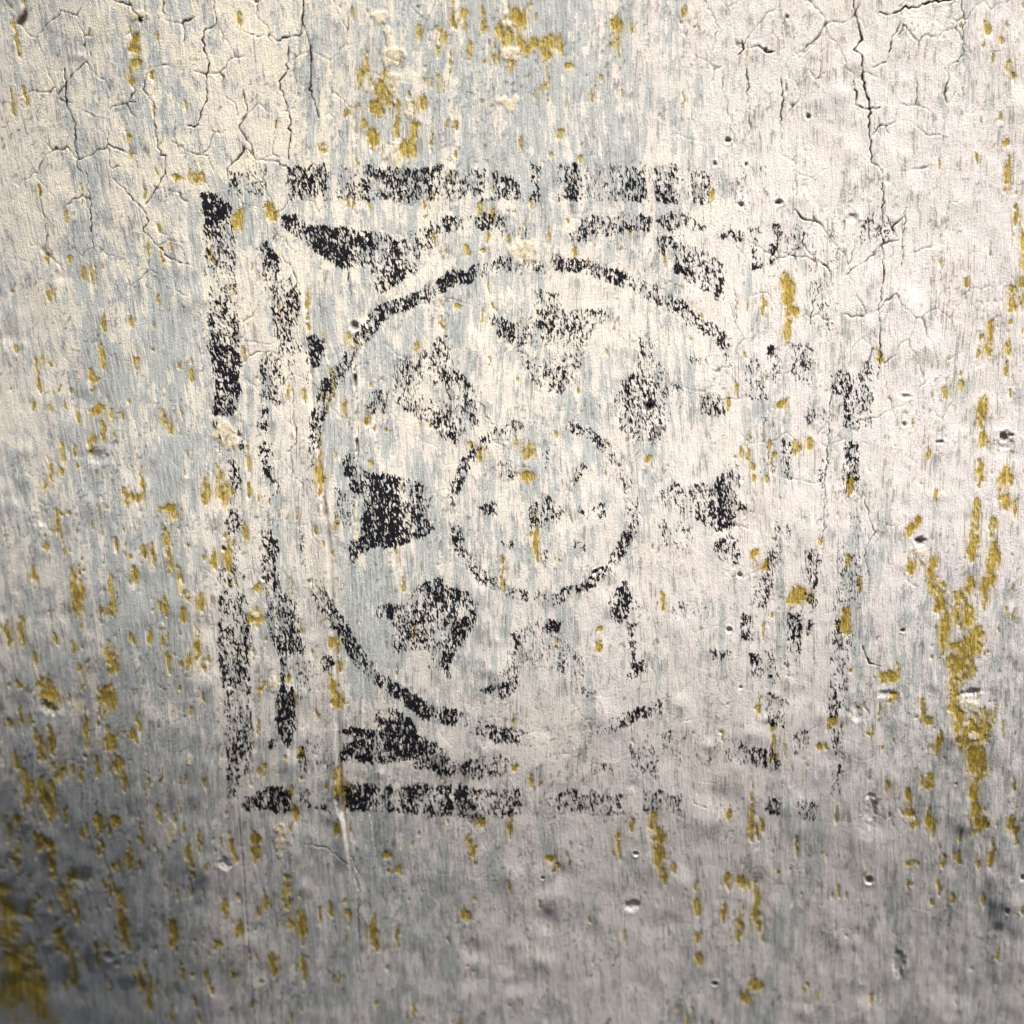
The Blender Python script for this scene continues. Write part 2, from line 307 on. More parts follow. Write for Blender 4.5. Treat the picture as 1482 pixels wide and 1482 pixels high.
OC = '''520,120,50,5 530,90,40,6 600,190,44,7 612,150,30,8 590,215,24,20 540,200,30,12 515,180,50,5 625,205,40,5 700,40,50,7 790,75,40,14 810,60,24,10 680,70,36,6 735,55,26,16 752,60,40,10 
22,45,70,6 17,140,40,4 36,140,32,6 58,280,22,6 68,375,16,6 130,395,40,5 150,470,40,5 195,60,36,14 197,93,14,15 185,195,28,5 188,220,42,4 285,257,16,22
258,258,11,20 343,320,26,18 390,305,14,36,-70 445,440,56,4 102,375,15,6 72,430,16,6 190,470,20,8 222,470,16,6 555,130,46,34 545,155,30,22 575,180,64,7 672,25,40,10 752,28,36,24 722,45,20,12
770,65,20,26 800,60,28,14 740,95,34,7 822,97,8,14 890,38,32,14 792,110,56,5 655,20,44,6 608,50,28,5 652,105,28,6 665,445,11,11 698,460,28,5 1428,45,30,11 1450,57,14,7 1467,115,16,7
1450,170,18,8 1456,205,20,8 1458,255,56,10 1470,310,50,8 1482,370,120,9 1465,440,46,10 1435,480,38,8 1140,420,44,19 1146,450,30,15 1105,440,34,7 1140,480,36,8 1415,230,22,5 1432,505,22,8
1460,505,28,7 1456,535,24,7 1424,595,48,14 1422,640,26,10 1420,680,42,11 1455,690,32,18,-20 1455,725,30,10 1413,750,42,12 1438,758,24,13 1408,790,46,12 1405,845,34,14 1438,810,50,14,-12
1430,845,46,14,-12 1323,762,48,12,-40 1320,820,24,20 1350,830,46,11 1362,870,46,17 1368,915,64,14 1388,880,44,16 1400,890,44,28 1410,930,46,34 1390,960,52,38 1290,982,15,30 1092,800,16,12
1095,820,20,8 1110,820,16,8 1160,862,28,30 1148,870,10,30 1223,900,36,18 1232,705,32,14 1172,640,18,10 1150,650,22,14 1132,588,18,12 1083,660,46,5 1090,690,36,6 1055,585,22,6 1138,585,16,8
1295,1010,14,18 1335,1025,48,8 1345,1045,14,22 1357,1075,44,8 1380,1010,64,16 1388,1040,42,14 1405,1065,52,40 1414,1100,54,28 1427,1050,64,10 1410,1145,96,12 1420,1190,28,20 1345,1130,30,8
1315,1155,32,8 1315,1178,14,24,-40 1325,1195,13,13 1348,1195,28,16 1465,1190,44,9 1435,1235,34,8 1385,1240,18,12 1415,1250,15,12 1320,1250,9,22 1315,1282,16,9 1205,1045,22,16 1098,1022,22,9
1118,1070,48,8 1122,1092,14,9 1088,1180,66,6 1052,1270,28,9 1072,1275,22,10 1095,1310,64,12 1070,1340,46,8 1010,1315,38,9 1010,1355,24,9 1013,1385,22,10 1093,1425,15,16 1080,1445,16,12
955,1235,66,14 945,1190,50,9 895,1220,34,7 915,1195,28,5 960,1270,18,13 975,1255,20,8 685,1235,32,9 677,1215,38,4 693,1190,16,16 795,1243,12,18 807,1255,18,7 560,1240,11,13 577,1257,13,10
540,1350,44,11 575,1355,28,6 672,1325,16,18 600,1460,28,6 853,1415,18,5 770,1130,18,4 745,1110,12,9 820,1090,4,26 68,1005,44,22 30,1040,30,6 55,1080,64,7 75,1075,58,8 38,1130,64,8
60,1140,64,8 72,1175,44,6 155,1010,42,22 160,1072,36,16 170,1110,26,18 178,1125,40,8 140,1115,44,6 125,1045,34,6 87,1120,24,13 143,1190,22,10 167,1188,22,13 125,1200,40,5 145,1228,44,8
55,1215,28,14 75,1245,46,9 92,1295,42,10 58,1300,16,8 105,1260,22,6 188,1250,46,7 203,1200,54,5 175,1300,28,9 180,1345,54,13 87,1360,44,11 10,1320,110,20 25,1420,110,38 55,1440,90,26
110,1410,54,6 252,1355,52,13 280,1255,17,8 200,1410,22,9 250,1470,30,8 325,1315,28,9 345,1345,28,16 315,1365,20,13 370,1225,48,12 335,1225,28,7 415,1290,44,13 435,1330,64,7 427,1180,34,9
22,505,14,6 52,530,22,6 55,560,30,5 48,585,28,5 148,520,44,7 134,550,32,12 140,592,20,18 150,622,28,10 113,600,34,6 72,680,56,6 110,665,40,5 90,655,34,5 180,715,32,8 196,720,14,18
205,695,40,6 278,545,50,4 318,690,60,8 328,708,22,8 298,715,32,10 245,735,12,20 252,745,9,22 360,670,42,5 360,710,24,5 465,690,58,11 463,640,40,4 85,760,50,5 48,830,50,7 110,865,72,11
118,850,46,5 162,860,66,6 145,885,13,7 195,830,28,8 208,800,24,8 222,805,46,6 245,800,64,7 238,880,28,12 290,870,34,13 265,890,22,8 262,840,28,8 330,815,56,10 310,805,34,6 357,770,28,10
372,850,13,10 160,950,44,18 12,925,34,6 30,915,56,8 80,925,18,6 105,935,22,6 285,940,34,9 370,895,18,20 480,930,28,10 484,1005,62,9 492,1018,20,14 765,655,26,17 760,690,13,26 776,785,66,6
728,830,56,5 775,740,20,5 865,937,18,12 868,912,7,10 937,663,15,12 640,470,22,5 530,610,14,8 500,590,24,6 485,660,22,4 420,1340,30,8 300,1255,20,6 95,1180,30,6 120,1130,34,5 215,1130,30,6 230,1180,36,5
15,1215,60,6 28,1260,50,6 110,1320,30,7 140,1380,40,6 160,1430,36,6 300,1410,30,8 395,1400,40,8 440,1400,50,6 480,1320,30,6 505,490,26,4 486,760,30,5 502,1150,40,9 490,1130,50,12'''
nk = 0
for tok in OC.split():
    v = [float(t) for t in tok.split(',')]
    big = v[2] * v[3] >= 330 and min(v[2], v[3]) >= 9
    nk += big
    stroke(v[0], v[1], v[2], v[3], v[4] if len(v) > 4 else None, 1.0, 'och%d' % nk if big else None)
# small worn specks, more of them where the wall is worn
GX = np.linspace(0, N, 9)
def lowmap(rows, x, y):
    a = np.array(rows, np.float32)
    gx = np.clip(x / N * (a.shape[1] - 1), 0, a.shape[1] - 1.001); gy = np.clip(y / N * (a.shape[0] - 1), 0, a.shape[0] - 1.001)
    xi = gx.astype(int); yi = gy.astype(int); fx = gx - xi; fy = gy - yi
    fx = fx * fx * (3 - 2 * fx); fy = fy * fy * (3 - 2 * fy)
    return (a[yi, xi] * (1 - fx) + a[yi, xi + 1] * fx) * (1 - fy) + (a[yi + 1, xi] * (1 - fx) + a[yi + 1, xi + 1] * fx) * fy
WEAR = [[.3, .3, .2, .6, .8, .3, .02, .05, .3], [.15, .25, .2, .7, .6, .3, .03, .05, .35], [.2, .35, .3, .35, .35, .2, .1, .05, .4], [.25, .5, .3, .4, .25, .15, .2, .05, .4],
        [.3, .8, .5, .35, .3, .1, .3, .2, .4], [.5, .9, .6, .35, .2, .1, .3, .5, .45], [.9, .8, .6, .2, .2, .15, .3, .5, .4], [1, .8, .6, .2, .2, .35, .4, .35, .35], [1, .7, .6, .3, .15, .3, .3, .15, .15]]
for k in range(6500):
    x, y = rng.uniform(-PAD, N + PAD, 2)
    if rng.random() > float(lowmap(WEAR, np.array([x]), np.array([y]))[0]) ** 1.5: continue
    stroke(x, y, 5 + 28 * rng.random() ** 2, 1.8 + 4.8 * rng.random() ** 2.2, None, rng.uniform(.75, 1.25))
print('ochre', time.time() - T0)

# ------------------------------------------------------------------ cream filler lumps left on the ochre
CRM = canvas()
for x, y, h, w in [(552, 22, 20, 26), (562, 55, 30, 14), (570, 82, 26, 30), (568, 125, 36, 18), (594, 150, 34, 14), (573, 225, 34, 16), (742, 76, 20, 26), (735, 36, 14, 12), (735, 153, 22, 30),
                   (757, 363, 30, 36), (513, 495, 20, 14), (197, 22, 14, 26), (325, 625, 50, 34), (248, 1203, 36, 18), (408, 1212, 40, 18), (395, 992, 20, 12), (1400, 1025, 16, 30), (1410, 1065, 16, 18),
                   (1395, 1048, 14, 10), (517, 770, 26, 9), (516, 735, 36, 5), (372, 890, 10, 14), (333, 1000, 14, 8), (275, 1100, 16, 8), (272, 860, 12, 9), (262, 850, 18, 9), (235, 905, 10, 8), (1330, 800, 14, 24)]:
    bx = box_of(x - 40, y - 50, x + 40, y + 50); sy, sx, X, Y = bx
    rr = np.sqrt(((Y - y) / (h / 2)) ** 2 + ((X - x) / (w / 2)) ** 2) + 2.2 * (fbm(X / 9, Y / 11, 71, 4) - .5)
    CRM[sy, sx] = np.maximum(CRM[sy, sx], smooth(1.15, .8, rr))

# ------------------------------------------------------------------ cracks and holes
CRK = canvas(); LIFT = canvas(); PIT = canvas(); BROWN = canvas()
nc = 0
def crack(w, s, part=True, jit=2.0, lift=1.0, dark=1.0):
    global nc
    pts = [(p[0], p[1]) for p in B(s)]
    fine = [pts[0]]
    for p, q in zip(pts, pts[1:]):                      # roughen the line
        n = max(1, int(math.hypot(q[0] - p[0], q[1] - p[1]) / 5))
        for i in range(1, n + 1):
            t = i / n; j = jit if i < n else 0
            fine.append((p[0] + (q[0] - p[0]) * t + rng.normal(0, j * .6), p[1] + (q[1] - p[1]) * t + rng.normal(0, j * .6)))
    dark = dark * min(1, max(.42, w / 2.1)); lift = lift * min(1, w / 1.8)
    nc += 1
    i = part_id('crk%d' % nc, 'crack') if part else 0
    L = len(fine)
    for k, (p, q) in enumerate(zip(fine, fine[1:])):
        ww = .54 * w * (0.45 + 0.9 * rng.random()) * min(1, .45 + 3 * min(k, L - 2 - k) / L)
        bx = box_of(min(p[0], q[0]) - 9, min(p[1], q[1]) - 9, max(p[0], q[0]) + 9, max(p[1], q[1]) + 9)
        if bx is None: continue
        sy, sx, X, Y = bx
        d, t = seg_dist(X, Y, p, q)
        CRK[sy, sx] = np.maximum(CRK[sy, sx], dark * (.45 + .55 * rng.random()) * np.clip(1.25 - d / (ww * .75 + .55), 0, 1))
        LIFT[sy, sx] = np.maximum(LIFT[sy, sx], lift * .55 * np.exp(-(d / 4.0) ** 2) * min(1, ww / 1.6))
        if part: PART[sy, sx] = np.where(d < ww * .5 + 1.0, i, PART[sy, sx])
for w, s in [(2.2, '439,0 437,28 443,47 450,70 450,110 447,130 456,152 461,170'), (1.6, '437,48 420,53 400,60 388,48'), (1.3, '340,40 372,53 384,50'), (1.8, '308,0 314,33 295,45 295,70 303,92 298,108 300,145 290,165 287,180 270,183'),
             (1.8, '418,58 417,100 404,118 410,140 421,180 417,235'), (1.5, '352,130 358,160 346,185 365,215 370,232 390,233 415,240'), (1.5, '218,95 207,130 222,148 225,195 232,225 240,225 237,255 222,280 210,296'),
             (1.8, '93,100 96,150 110,180 108,210 115,230'), (1.6, '125,250 130,290 134,340 138,365'), (1.2, '130,75 137,105 155,120 165,150'), (1.2, '248,205 275,220 300,225 310,250'),
             (1.5, '162,255 190,285 208,305 215,320 207,335 230,358 247,375 275,383'), (1.3, '230,355 245,347 265,352'), (1.2, '55,270 65,320 70,360'), (2.4, '1236,0 1243,40 1248,58 1235,72 1247,80 1248,108 1252,130 1258,157 1259,200 1261,235'),
             (1.6, '1261,235 1270,240 1277,250 1278,290 1276,330 1279,400 1272,450'), (1.8, '1272,450 1274,500 1271,550'), (2.6, '1272,17 1285,22 1320,10 1345,3 1390,-3'), (1.6, '1304,18 1300,40 1290,60 1283,90 1262,97'), (2.0, '1235,118 1240,140 1238,152 1256,158 1275,155'),
             (2.4, '1086,70 1098,66 1110,76 1122,75'), (2.0, '1073,58 1076,72 1068,80'), (1.8, '1079,95 1083,115 1082,138'), (1.8, '1131,108 1132,150 1130,183'), (1.0, '1153,200 1151,240 1152,290'),
             (.9, '1152,250 1175,258 1195,245'), (1.4, '1312,300 1308,340 1305,390'), (2.2, '1149,303 1165,318 1178,320 1190,327'), (1.6, '1130,365 1175,375 1195,385 1203,400 1205,415'), (1.4, '1186,405 1185,425 1175,440 1173,470'),
             (1.5, '1392,0 1395,50 1393,80 1375,95'), (1.6, '1203,560 1200,620 1196,680 1192,760 1190,780'), (1.3, '1248,640 1258,645'), (1.4, '1248,712 1262,760 1267,770 1255,790 1252,810 1258,840'), (1.2, '508,1240 517,1260 519,1300 519,1335 520,1365 522,1420'),
             (.9, '555,30 560,80 568,140 570,220 577,300 576,370 572,430'), (1.1, '510,440 514,520 518,620 520,680 516,770'), (1.4, '497,365 505,395 508,430'), (1.6, '690,582 702,590 703,603 715,615'), (1.3, '423,548 425,610 430,640 415,655'),
             (1.2, '345,530 370,510 395,510 410,530'), (1.5, '408,370 425,395 430,410 422,432'), (1.2, '1020,0 1040,40 1030,80'), (1.2, '1150,70 1155,85 1180,62'), (1.2, '1168,100 1180,115 1195,105'), (1.2, '1315,175 1340,195 1360,195'),
             (1.4, '1063,420 1066,450 1065,470'), (1.3, '1082,765 1040,745'), (2.0, '1248,935 1258,960 1275,965'), (1.4, '1250,1018 1257,1030 1256,1040'), (1.2, '1000,1150 1004,1162 1025,1170'), (1.2, '340,270 350,295 375,300'),
             (1.0, '715,640 735,650 740,680'), (1.0, '820,720 825,700 835,690'), (1.0, '1130,690 1185,700'), (1.0, '440,1222 470,1226 490,1240 505,1252'), (1.2, '1212,360 1208,375'), (1.0, '640,430 660,435 680,440'), (1.0, '1100,520 1102,600'), (1.0, '1130,720 1128,800')]:
    crack(w, s)
# craze of hairlines that join into a net
cxg, cyg = 46.0, 74.0
wx = PX - slope(PX) * (PY - 741) + 16 * (fbm(PX / 22, PY / 22, 201, 3) - .5); wy = PY + 20 * (fbm(PX / 24, PY / 20, 205, 3) - .5)
gi = np.floor(wx / cxg).astype(np.int32); gj = np.floor(wy / cyg).astype(np.int32)
rj = np.random.default_rng(5).random((64, 64, 2)).astype(np.float32)
d1 = np.full((W, W), 9., np.float32); d2 = d1.copy()
for a in (-1, 0, 1):
    for b in (-1, 0, 1):
        q = rj[(gj + b) & 63, (gi + a) & 63]
        d = np.hypot((gi + a + q[..., 0]) - wx / cxg, (gj + b + q[..., 1]) - wy / cyg)
        d2 = np.minimum(d2, np.maximum(d1, d)); d1 = np.minimum(d1, d)
net = np.clip(1.25 - (d2 - d1) * 60 / 1.6, 0, 1)
net *= smooth(.46, .62, fbm(PX / 38, PY / 46, 211, 2)) * lowmap([[.8, 1, .9, .7, .3, .3, .7, 1, .6], [.7, 1, .9, .6, .3, .3, .8, 1, .5], [.5, .8, .7, .5, .3, .3, .8, .9, .4], [.3, .3, .5, .4, .3, .3, .6, .7, .3], [.2, .2, .4, .3, .3, .3, .5, .5, .2], [.1, .1, .3, .2, .2, .3, .4, .4, .2], [.1, .1, .2, .2, .3, .3, .3, .3, .1], [0, 0, .1, .3, .2, .2, .2, .2, .1], [0, 0, .1, .2, .2, .1, .1, .1, .1]], PX, PY)
CRK = np.maximum(CRK, net * .55); LIFT = np.maximum(LIFT, .35 * blur(net, 2.5))
# long straight seams
crack(2.0, '343,1152 348,1200 352,1260 358,1340 363,1400 370,1500', jit=.5, dark=.5)
crack(1.6, '1470,960 1464,1060 1455,1200 1448,1320 1439,1500', jit=.3, dark=.35, lift=1.4)
crack(1.0, '515,850 520,920 527,965 535,993', part=False, jit=.3, dark=.75, lift=1.4)
crack(0.9, '590,455 640,520 656,545', part=False, jit=.2, dark=.6)
for k in range(170):                                     # hairline craze
    x, y = rng.uniform(0, N), rng.uniform(0, N) * .8
    L = rng.uniform(12, 60); s = float(slope(x))
    if rng.random() < .3: crack(.6, '%f,%f %f,%f %f,%f' % (x, y, x + L * .4, y + rng.normal(0, 5), x + L * .7, y + rng.normal(0, 7)), False, 1.4, .08, .5)
    else: crack(.65, '%f,%f %f,%f %f,%f' % (x, y, x + s * L / 2 + rng.normal(0, 3), y + L / 2, x + s * L + rng.normal(0, 4), y + L), False, 1.2, .08, .55)
nh = 0
def hole(x, y, w, h, depth=3.0, dark=1.0, ang=0, rim=.8, name='nail_hole'):
    global nh
    bx = box_of(x - w * 3, y - h * 3, x + w * 3, y + h * 3); sy, sx, X, Y = bx
    c, s = math.cos(R(ang)), math.sin(R(ang))
    a = (X - x) * c + (Y - y) * s; b = -(X - x) * s + (Y - y) * c
    r = np.sqrt((a / w) ** 2 + (b / h) ** 2) + 1.1 * (fbm(X / 6, Y / 6, 81, 3) - .5)
    PIT[sy, sx] += depth * smooth(1.3, .3, r) - rim * np.exp(-((r - 1.5) / .45) ** 2) * smooth(.42, .7, fbm(X / (w + 2) + x, Y / (h + 2), 87, 2))
    BROWN[sy, sx] = np.maximum(BROWN[sy, sx], dark * smooth(1.0, .55, r))
    if name:
        nh += 1
        i = part_id('hole%d' % nh, name)
        PART[sy, sx] = np.where(r < 1.2, i, PART[sy, sx])
for a in [(1054, 203, 4.5, 4, 4, .7), (1080, 238, 2.5, 3, 3, .7), (1073, 297, 5, 4.5, 4, .8), (1127, 293, 5, 5, 4, .9), (1138, 128, 2.2, 8, 3, .9), (1170, 169, 4, 5, 4, .95), (1035, 237, 3, 3.5, 3, .6), (513, 471, 6, 7, 5, .75),
          (939, 590, 6, 6, 4, .95), (1309, 614, 4, 4, 3, .7), (1455, 632, 9, 7, 4, .65), (1331, 784, 7, 6, 5, .8), (1307, 913, 3, 2.5, 3, .95), (1259, 1275, 4.5, 5, 5, .7), (1035, 1424, 4, 3, 4, .8),
          (785, 1271, 3, 2.5, 3, .9), (514, 549, 2.4, 12, 4, .9), (516, 645, 2.2, 11, 4, .9), (1284, 260, 4, 6, 2, .25), (1108, 72, 3, 3, 3, .5), (1139, 25, 2, 3, 3, .7), (323, 795, 3, 3.5, 4, .8), (1070, 832, 4, 4, 4, .6), (1055, 912, 4, 4, 4, .5), (1456, 1318, 2.5, 4, 3, .7), (1480, 1270, 4, 5, 3, .6), (920, 1235, 4, 3, 4, .4), (1072, 995, 3, 3, 3, .5), (380, 838, 3, 3, 3, .3)]:
    hole(*a)
hole(1233, 316, 7, 7, 2.0, .0, rim=1.2); hole(863, 827, 7, 2.6, 4, .95, ang=-28, rim=1.5)
# dents without bare wood
for a in [(68, 1024, 14, 7, 5, .25, 35), (1404, 1003, 16, 5, 6, .35, -14), (157, 1384, 6, 6, 5, .3), (1300, 1390, 9, 20, 3, .1), (1260, 1170, 8, 26, 4, .0), (320, 600, 14, 3, 2, .35), (1455, 640, 14, 10, 4, .2),
          (470, 735, 4, 18, 2, .25, -20), (1312, 575, 8, 4, 3, .1), (1360, 640, 6, 3, 3, .15), (915, 1310, 10, 7, 5, .15), (325, 1250, 8, 8, 4, .1), (60, 745, 10, 20, 4, .1), (140, 660, 14, 10, 4, .1),
          (490, 1165, 4, 14, 5, .6, -15), (1240, 1030, 9, 12, 3, 0), (1285, 1005, 14, 5, 3, .1)]:
    hole(*a[:4], a[4] * .6, *a[5:], rim=.5, name=None)
# lumps
LUMP = canvas()
lum = lowmap([[.3, .2, .1, .3, .1, .1, .3, .2, .5], [.3, .2, .1, .2, .1, .1, .3, .2, .5], [.4, .2, .2, .1, .1, .1, .3, .4, .7], [.6, .3, .3, .1, .1, .2, .3, .5, .8], [.7, .4, .4, .1, .1, .3, .5, .8, .9],
              [.7, .5, .6, .2, .4, .5, .6, .9, 1], [.7, .6, .8, .3, .7, .7, .7, 1, 1], [.6, .7, .7, .3, .8, .8, .6, 1, 1], [.5, .7, .7, .4, .6, .6, .7, 1, 1]], PX, PY)
for k in range(700):
    x, y = rng.uniform(0, N, 2)
    if rng.random() > lum[int(y) + PAD, int(x) + PAD]: continue
    w = rng.uniform(5, 20); h = w * rng.uniform(.6, 1.6)
    bx = box_of(x - 3 * w, y - 3 * h, x + 3 * w, y + 3 * h); sy, sx, X, Y = bx
    LUMP[sy, sx] += rng.choice([-1, 1, 1]) * rng.uniform(.06, .16) * w * np.exp(-((X - x) / w) ** 2 - ((Y - y) / h) ** 2)
# step of the long board edge on the left of the stamp
EDGE = B('436,380 444,470 449,560 456,640 467,715 476,800 480,880 484,960 486,1050 490,1130 498,1200 506,1260')
ey = [p[1] for p in EDGE]; exx = [p[0] for p in EDGE]
ex = np.interp(PY, ey, exx).astype(np.float32) + 3 * (fbm(PY / 30, PY * 0, 91, 2) - .5)
amt = np.interp(PY, [380, 450, 640, 720, 1000, 1180, 1280], [0, .8, 1.4, 2.6, 2.4, 3.0, 0]).astype(np.float32)
STEP = -1.3 * amt * np.exp(-((PX - ex - 2) / 2.6) ** 2) + 1.5 * amt * (smooth(-26, -3, PX - ex) * (PX < ex + 40) - smooth(-4, 7, PX - ex)) * smooth(60, 8, PX - ex)
BROWN = np.maximum(BROWN, .75 * np.exp(-((PX - ex - 2) / 4) ** 2) * np.interp(PY, [600, 690, 735, 800, 900, 1130, 1165, 1200], [.15, .6, 1, .4, .55, .6, 1, 0]) * fbm(PX / 9, PY / 14, 93, 2) * 1.6)  # dark brown line along the step's edge, strongest at two spots
# faint dirt spots of the wall
BROWN = np.maximum(BROWN, smooth(.79, .86, vnoise(PX / 3.1, PY / 3.6, 97)) * smooth(.45, .7, vnoise(PX / 40, PY / 40, 98)) * .55)
print('cracks', time.time() - T0)

OCHs = blur(OCH, 1.0)
HEIGHT = (-.9 * np.clip(OCHs, 0, 1) + 0.9 * blur(CRM, 1.0) * (0.6 + fbm(PX / 6, PY / 6, 111, 2)) - 2.6 * CRK + 1.1 * LIFT * (0.4 + 1.2 * vnoise(PX / 14, PY / 14, 113)) - PIT + LUMP + STEP).astype(np.float32)

# ------------------------------------------------------------------ the wall's face as one fine mesh
def axis(lo, hi, step):
    core = np.arange(lo, hi + step, step)
    g, w = [], step
    for i in range(34): w = min(w * 1.18, 40); g.append(w)
    g = np.cumsum(g)
    return np.concatenate([(lo - g)[::-1], core, core[-1] + g])
US = axis(-840, 840, 1.58)
VS = axis(-930, 800, 1.58)
U, V = np.meshgrid(US, VS[::-1])            # V goes from the top row down
U = U.astype(np.float64); V = V.astype(np.float64)
# slow bulge shaped to shade left and bottom: face lean (degrees) per axis, integrated
def bulge(axis_pts, leans, s):
    g = np.linspace(-1800, 1800, 3601)
    t = np.tan(np.radians(np.interp(g, axis_pts, leans)))
    k = np.ones(161) / 161
    t = np.convolve(np.pad(t, 80, mode='edge'), k, mode='valid')
    d = np.cumsum(t); d -= d[1800]
    return np.interp(s, g, d)
LEAN_U = ([-1800, -760, -600, -420, -150, 200, 560, 741, 1800], [-30, -28, -22, -11, -1, 3, 0, -5, -9])
LEAN_V = ([-1800, -800, -600, -450, -250, 0, 300, 741, 1800], [-20, -20, -19.5, -17, -9.5, -1, 0, -3, -9])
DEPTH = bulge(*LEAN_U, U) + bulge(*LEAN_V, V)

ct, st = math.cos(TILT), math.sin(TILT)
def project(x, y, z):
    cx, cy, cz = 0, -DIST * ct / S, DIST * st / S
    dx, dy, dz = x - cx, y - cy, z - cz
    zz = dy * ct - dz * st
    yy = dy * st + dz * ct
    return N / 2 + F * N * dx / zz, N / 2 - F * N * yy / zz
PXv, PYv = project(U, DEPTH, V)              # where each wall point falls in the reference
def sample(img):
    x = np.clip(PXv + PAD, 0, W - 1.01); y = np.clip(PYv + PAD, 0, W - 1.01)
    xi = x.astype(np.int32); yi = y.astype(np.int32); fx = (x - xi).astype(np.float32); fy = (y - yi).astype(np.float32)
    return (img[yi, xi] * (1 - fx) + img[yi, xi + 1] * fx) * (1 - fy) + (img[yi + 1, xi] * (1 - fx) + img[yi + 1, xi + 1] * fx) * fy
inside = smooth(-PAD, -PAD + 40, PXv) * smooth(N + PAD, N + PAD - 40, PXv) * smooth(-PAD, -PAD + 40, PYv) * smooth(N + PAD, N + PAD - 40, PYv)
px = PXv.astype(np.float32); py = PYv.astype(np.float32)
fxv = flow_x(px, py)
lumv = np.interp(py, [0, 500, 900, 1482], [.5, .4, .9, 1.2]) + np.interp(px, [0, 300, 1100, 1482], [.4, 0, 0, .6])
h = sample(HEIGHT) * inside
h = h + 3.0 * lumv * (fbm(px / 46, py / 62, 121, 3) - .5) + 4 * (fbm(px / 170, py / 210, 127, 2) - .5)
h = h + .75 * (fbm(fxv / 9, py / 70, 131, 3) - .5) + .35 * (fbm(fxv / 4, py / 24, 137, 2) - .5) + .5 * lumv * (fbm(px / 13, py / 15, 139, 2) - .5)
far = (np.abs(U) > 1000) | (np.abs(V) > 1000)
Z = np.where(far, 0, h)
P = np.stack([U * S, (DEPTH - Z) * S, V * S], -1)
P[0, :, 1] += .3; P[-1, :, 1] += .3; P[:, 0, 1] += .3; P[:, -1, 1] += .3      # the wall's thickness at its outer rim
nr, ncol = U.shape
# attributes
def probit(p):
    p = np.clip(p, 1e-4, 1 - 1e-4)
    t = np.sqrt(-2 * np.log(np.minimum(p, 1 - p)))
    z = t - (2.30753 + .27061 * t) / (1 + .99229 * t + .04481 * t * t)
    return np.where(p < .5, -z, z)
ink = sample(INK) * inside
BLUE = [[.45, .5, .32, .62, .78, .5, .1, .12, .2], [.25, .45, .32, .62, .7, .55, .08, .08, .2], [.35, .68, .4, .5, .48, .42, .15, .15, .25], [.3, .75, .4, .6, .5, .5, .3, .12, .25], [.45, .68, .4, .5, .55, .3, .25, .28, .25],
        [.55, .68, .5, .62, .42, .22, .3, .5, .4], [.65, .72, .5, .55, .25, .15, .22, .42, .5], [.8, .78, .5, .8, .42, .28, .35, .4, .45], [.8, .8, .6, .65, .4, .4, .55, .4, .45]]
exv = np.interp(py, ey, exx).astype(np.float32)
blue = -.4 * np.exp(-((px - exv + 22) / 20) ** 2) * smooth(360, 420, py) * smooth(1130, 1000, py) + .22 * np.exp(-((px - exv - 30) / 18) ** 2) * smooth(360, 420, py) * smooth(1130, 1000, py) + lowmap(BLUE, px, py) + .75 * (fbm(fxv / 34, py / 150, 141, 3) - .5) + .3 * (fbm(px / 60, py / 40, 145, 2) - .5)
attrs = {
    'ink': (probit(ink)).astype(np.float32),
    'ochre': (sample(OCHs) * inside).astype(np.float32),
    'glaze': (sample(blur(OCH, 6)) * inside).astype(np.float32),
    'blue': (1.45 * probit(np.clip(blue, .02, .97))).astype(np.float32),
    'cream': (sample(blur(CRM, .8)) * inside).astype(np.float32),
    'crack': (np.maximum(sample(CRK), 0) * inside).astype(np.float32),
    'brown': (sample(BROWN) * inside).astype(np.float32),
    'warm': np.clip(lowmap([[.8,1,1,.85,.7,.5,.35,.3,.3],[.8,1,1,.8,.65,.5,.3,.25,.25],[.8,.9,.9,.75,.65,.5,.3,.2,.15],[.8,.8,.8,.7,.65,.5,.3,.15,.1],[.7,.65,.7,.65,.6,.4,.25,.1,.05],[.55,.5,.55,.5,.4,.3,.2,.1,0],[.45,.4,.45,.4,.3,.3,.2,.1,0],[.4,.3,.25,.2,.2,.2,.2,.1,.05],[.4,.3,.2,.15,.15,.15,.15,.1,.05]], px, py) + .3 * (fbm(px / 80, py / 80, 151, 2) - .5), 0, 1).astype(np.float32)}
flow = np.stack([fxv, py, np.zeros_like(py)], -1).astype(np.float32)
# smooth normals of the whole face
du = np.gradient(P, axis=1); dv = np.gradient(P, axis=0)
NRM = np.cross(dv, du); NRM /= np.linalg.norm(NRM, axis=-1, keepdims=True) + 1e-12
if NRM[nr // 2, ncol // 2, 1] > 0: NRM = -NRM
print('mesh maps', time.time() - T0)

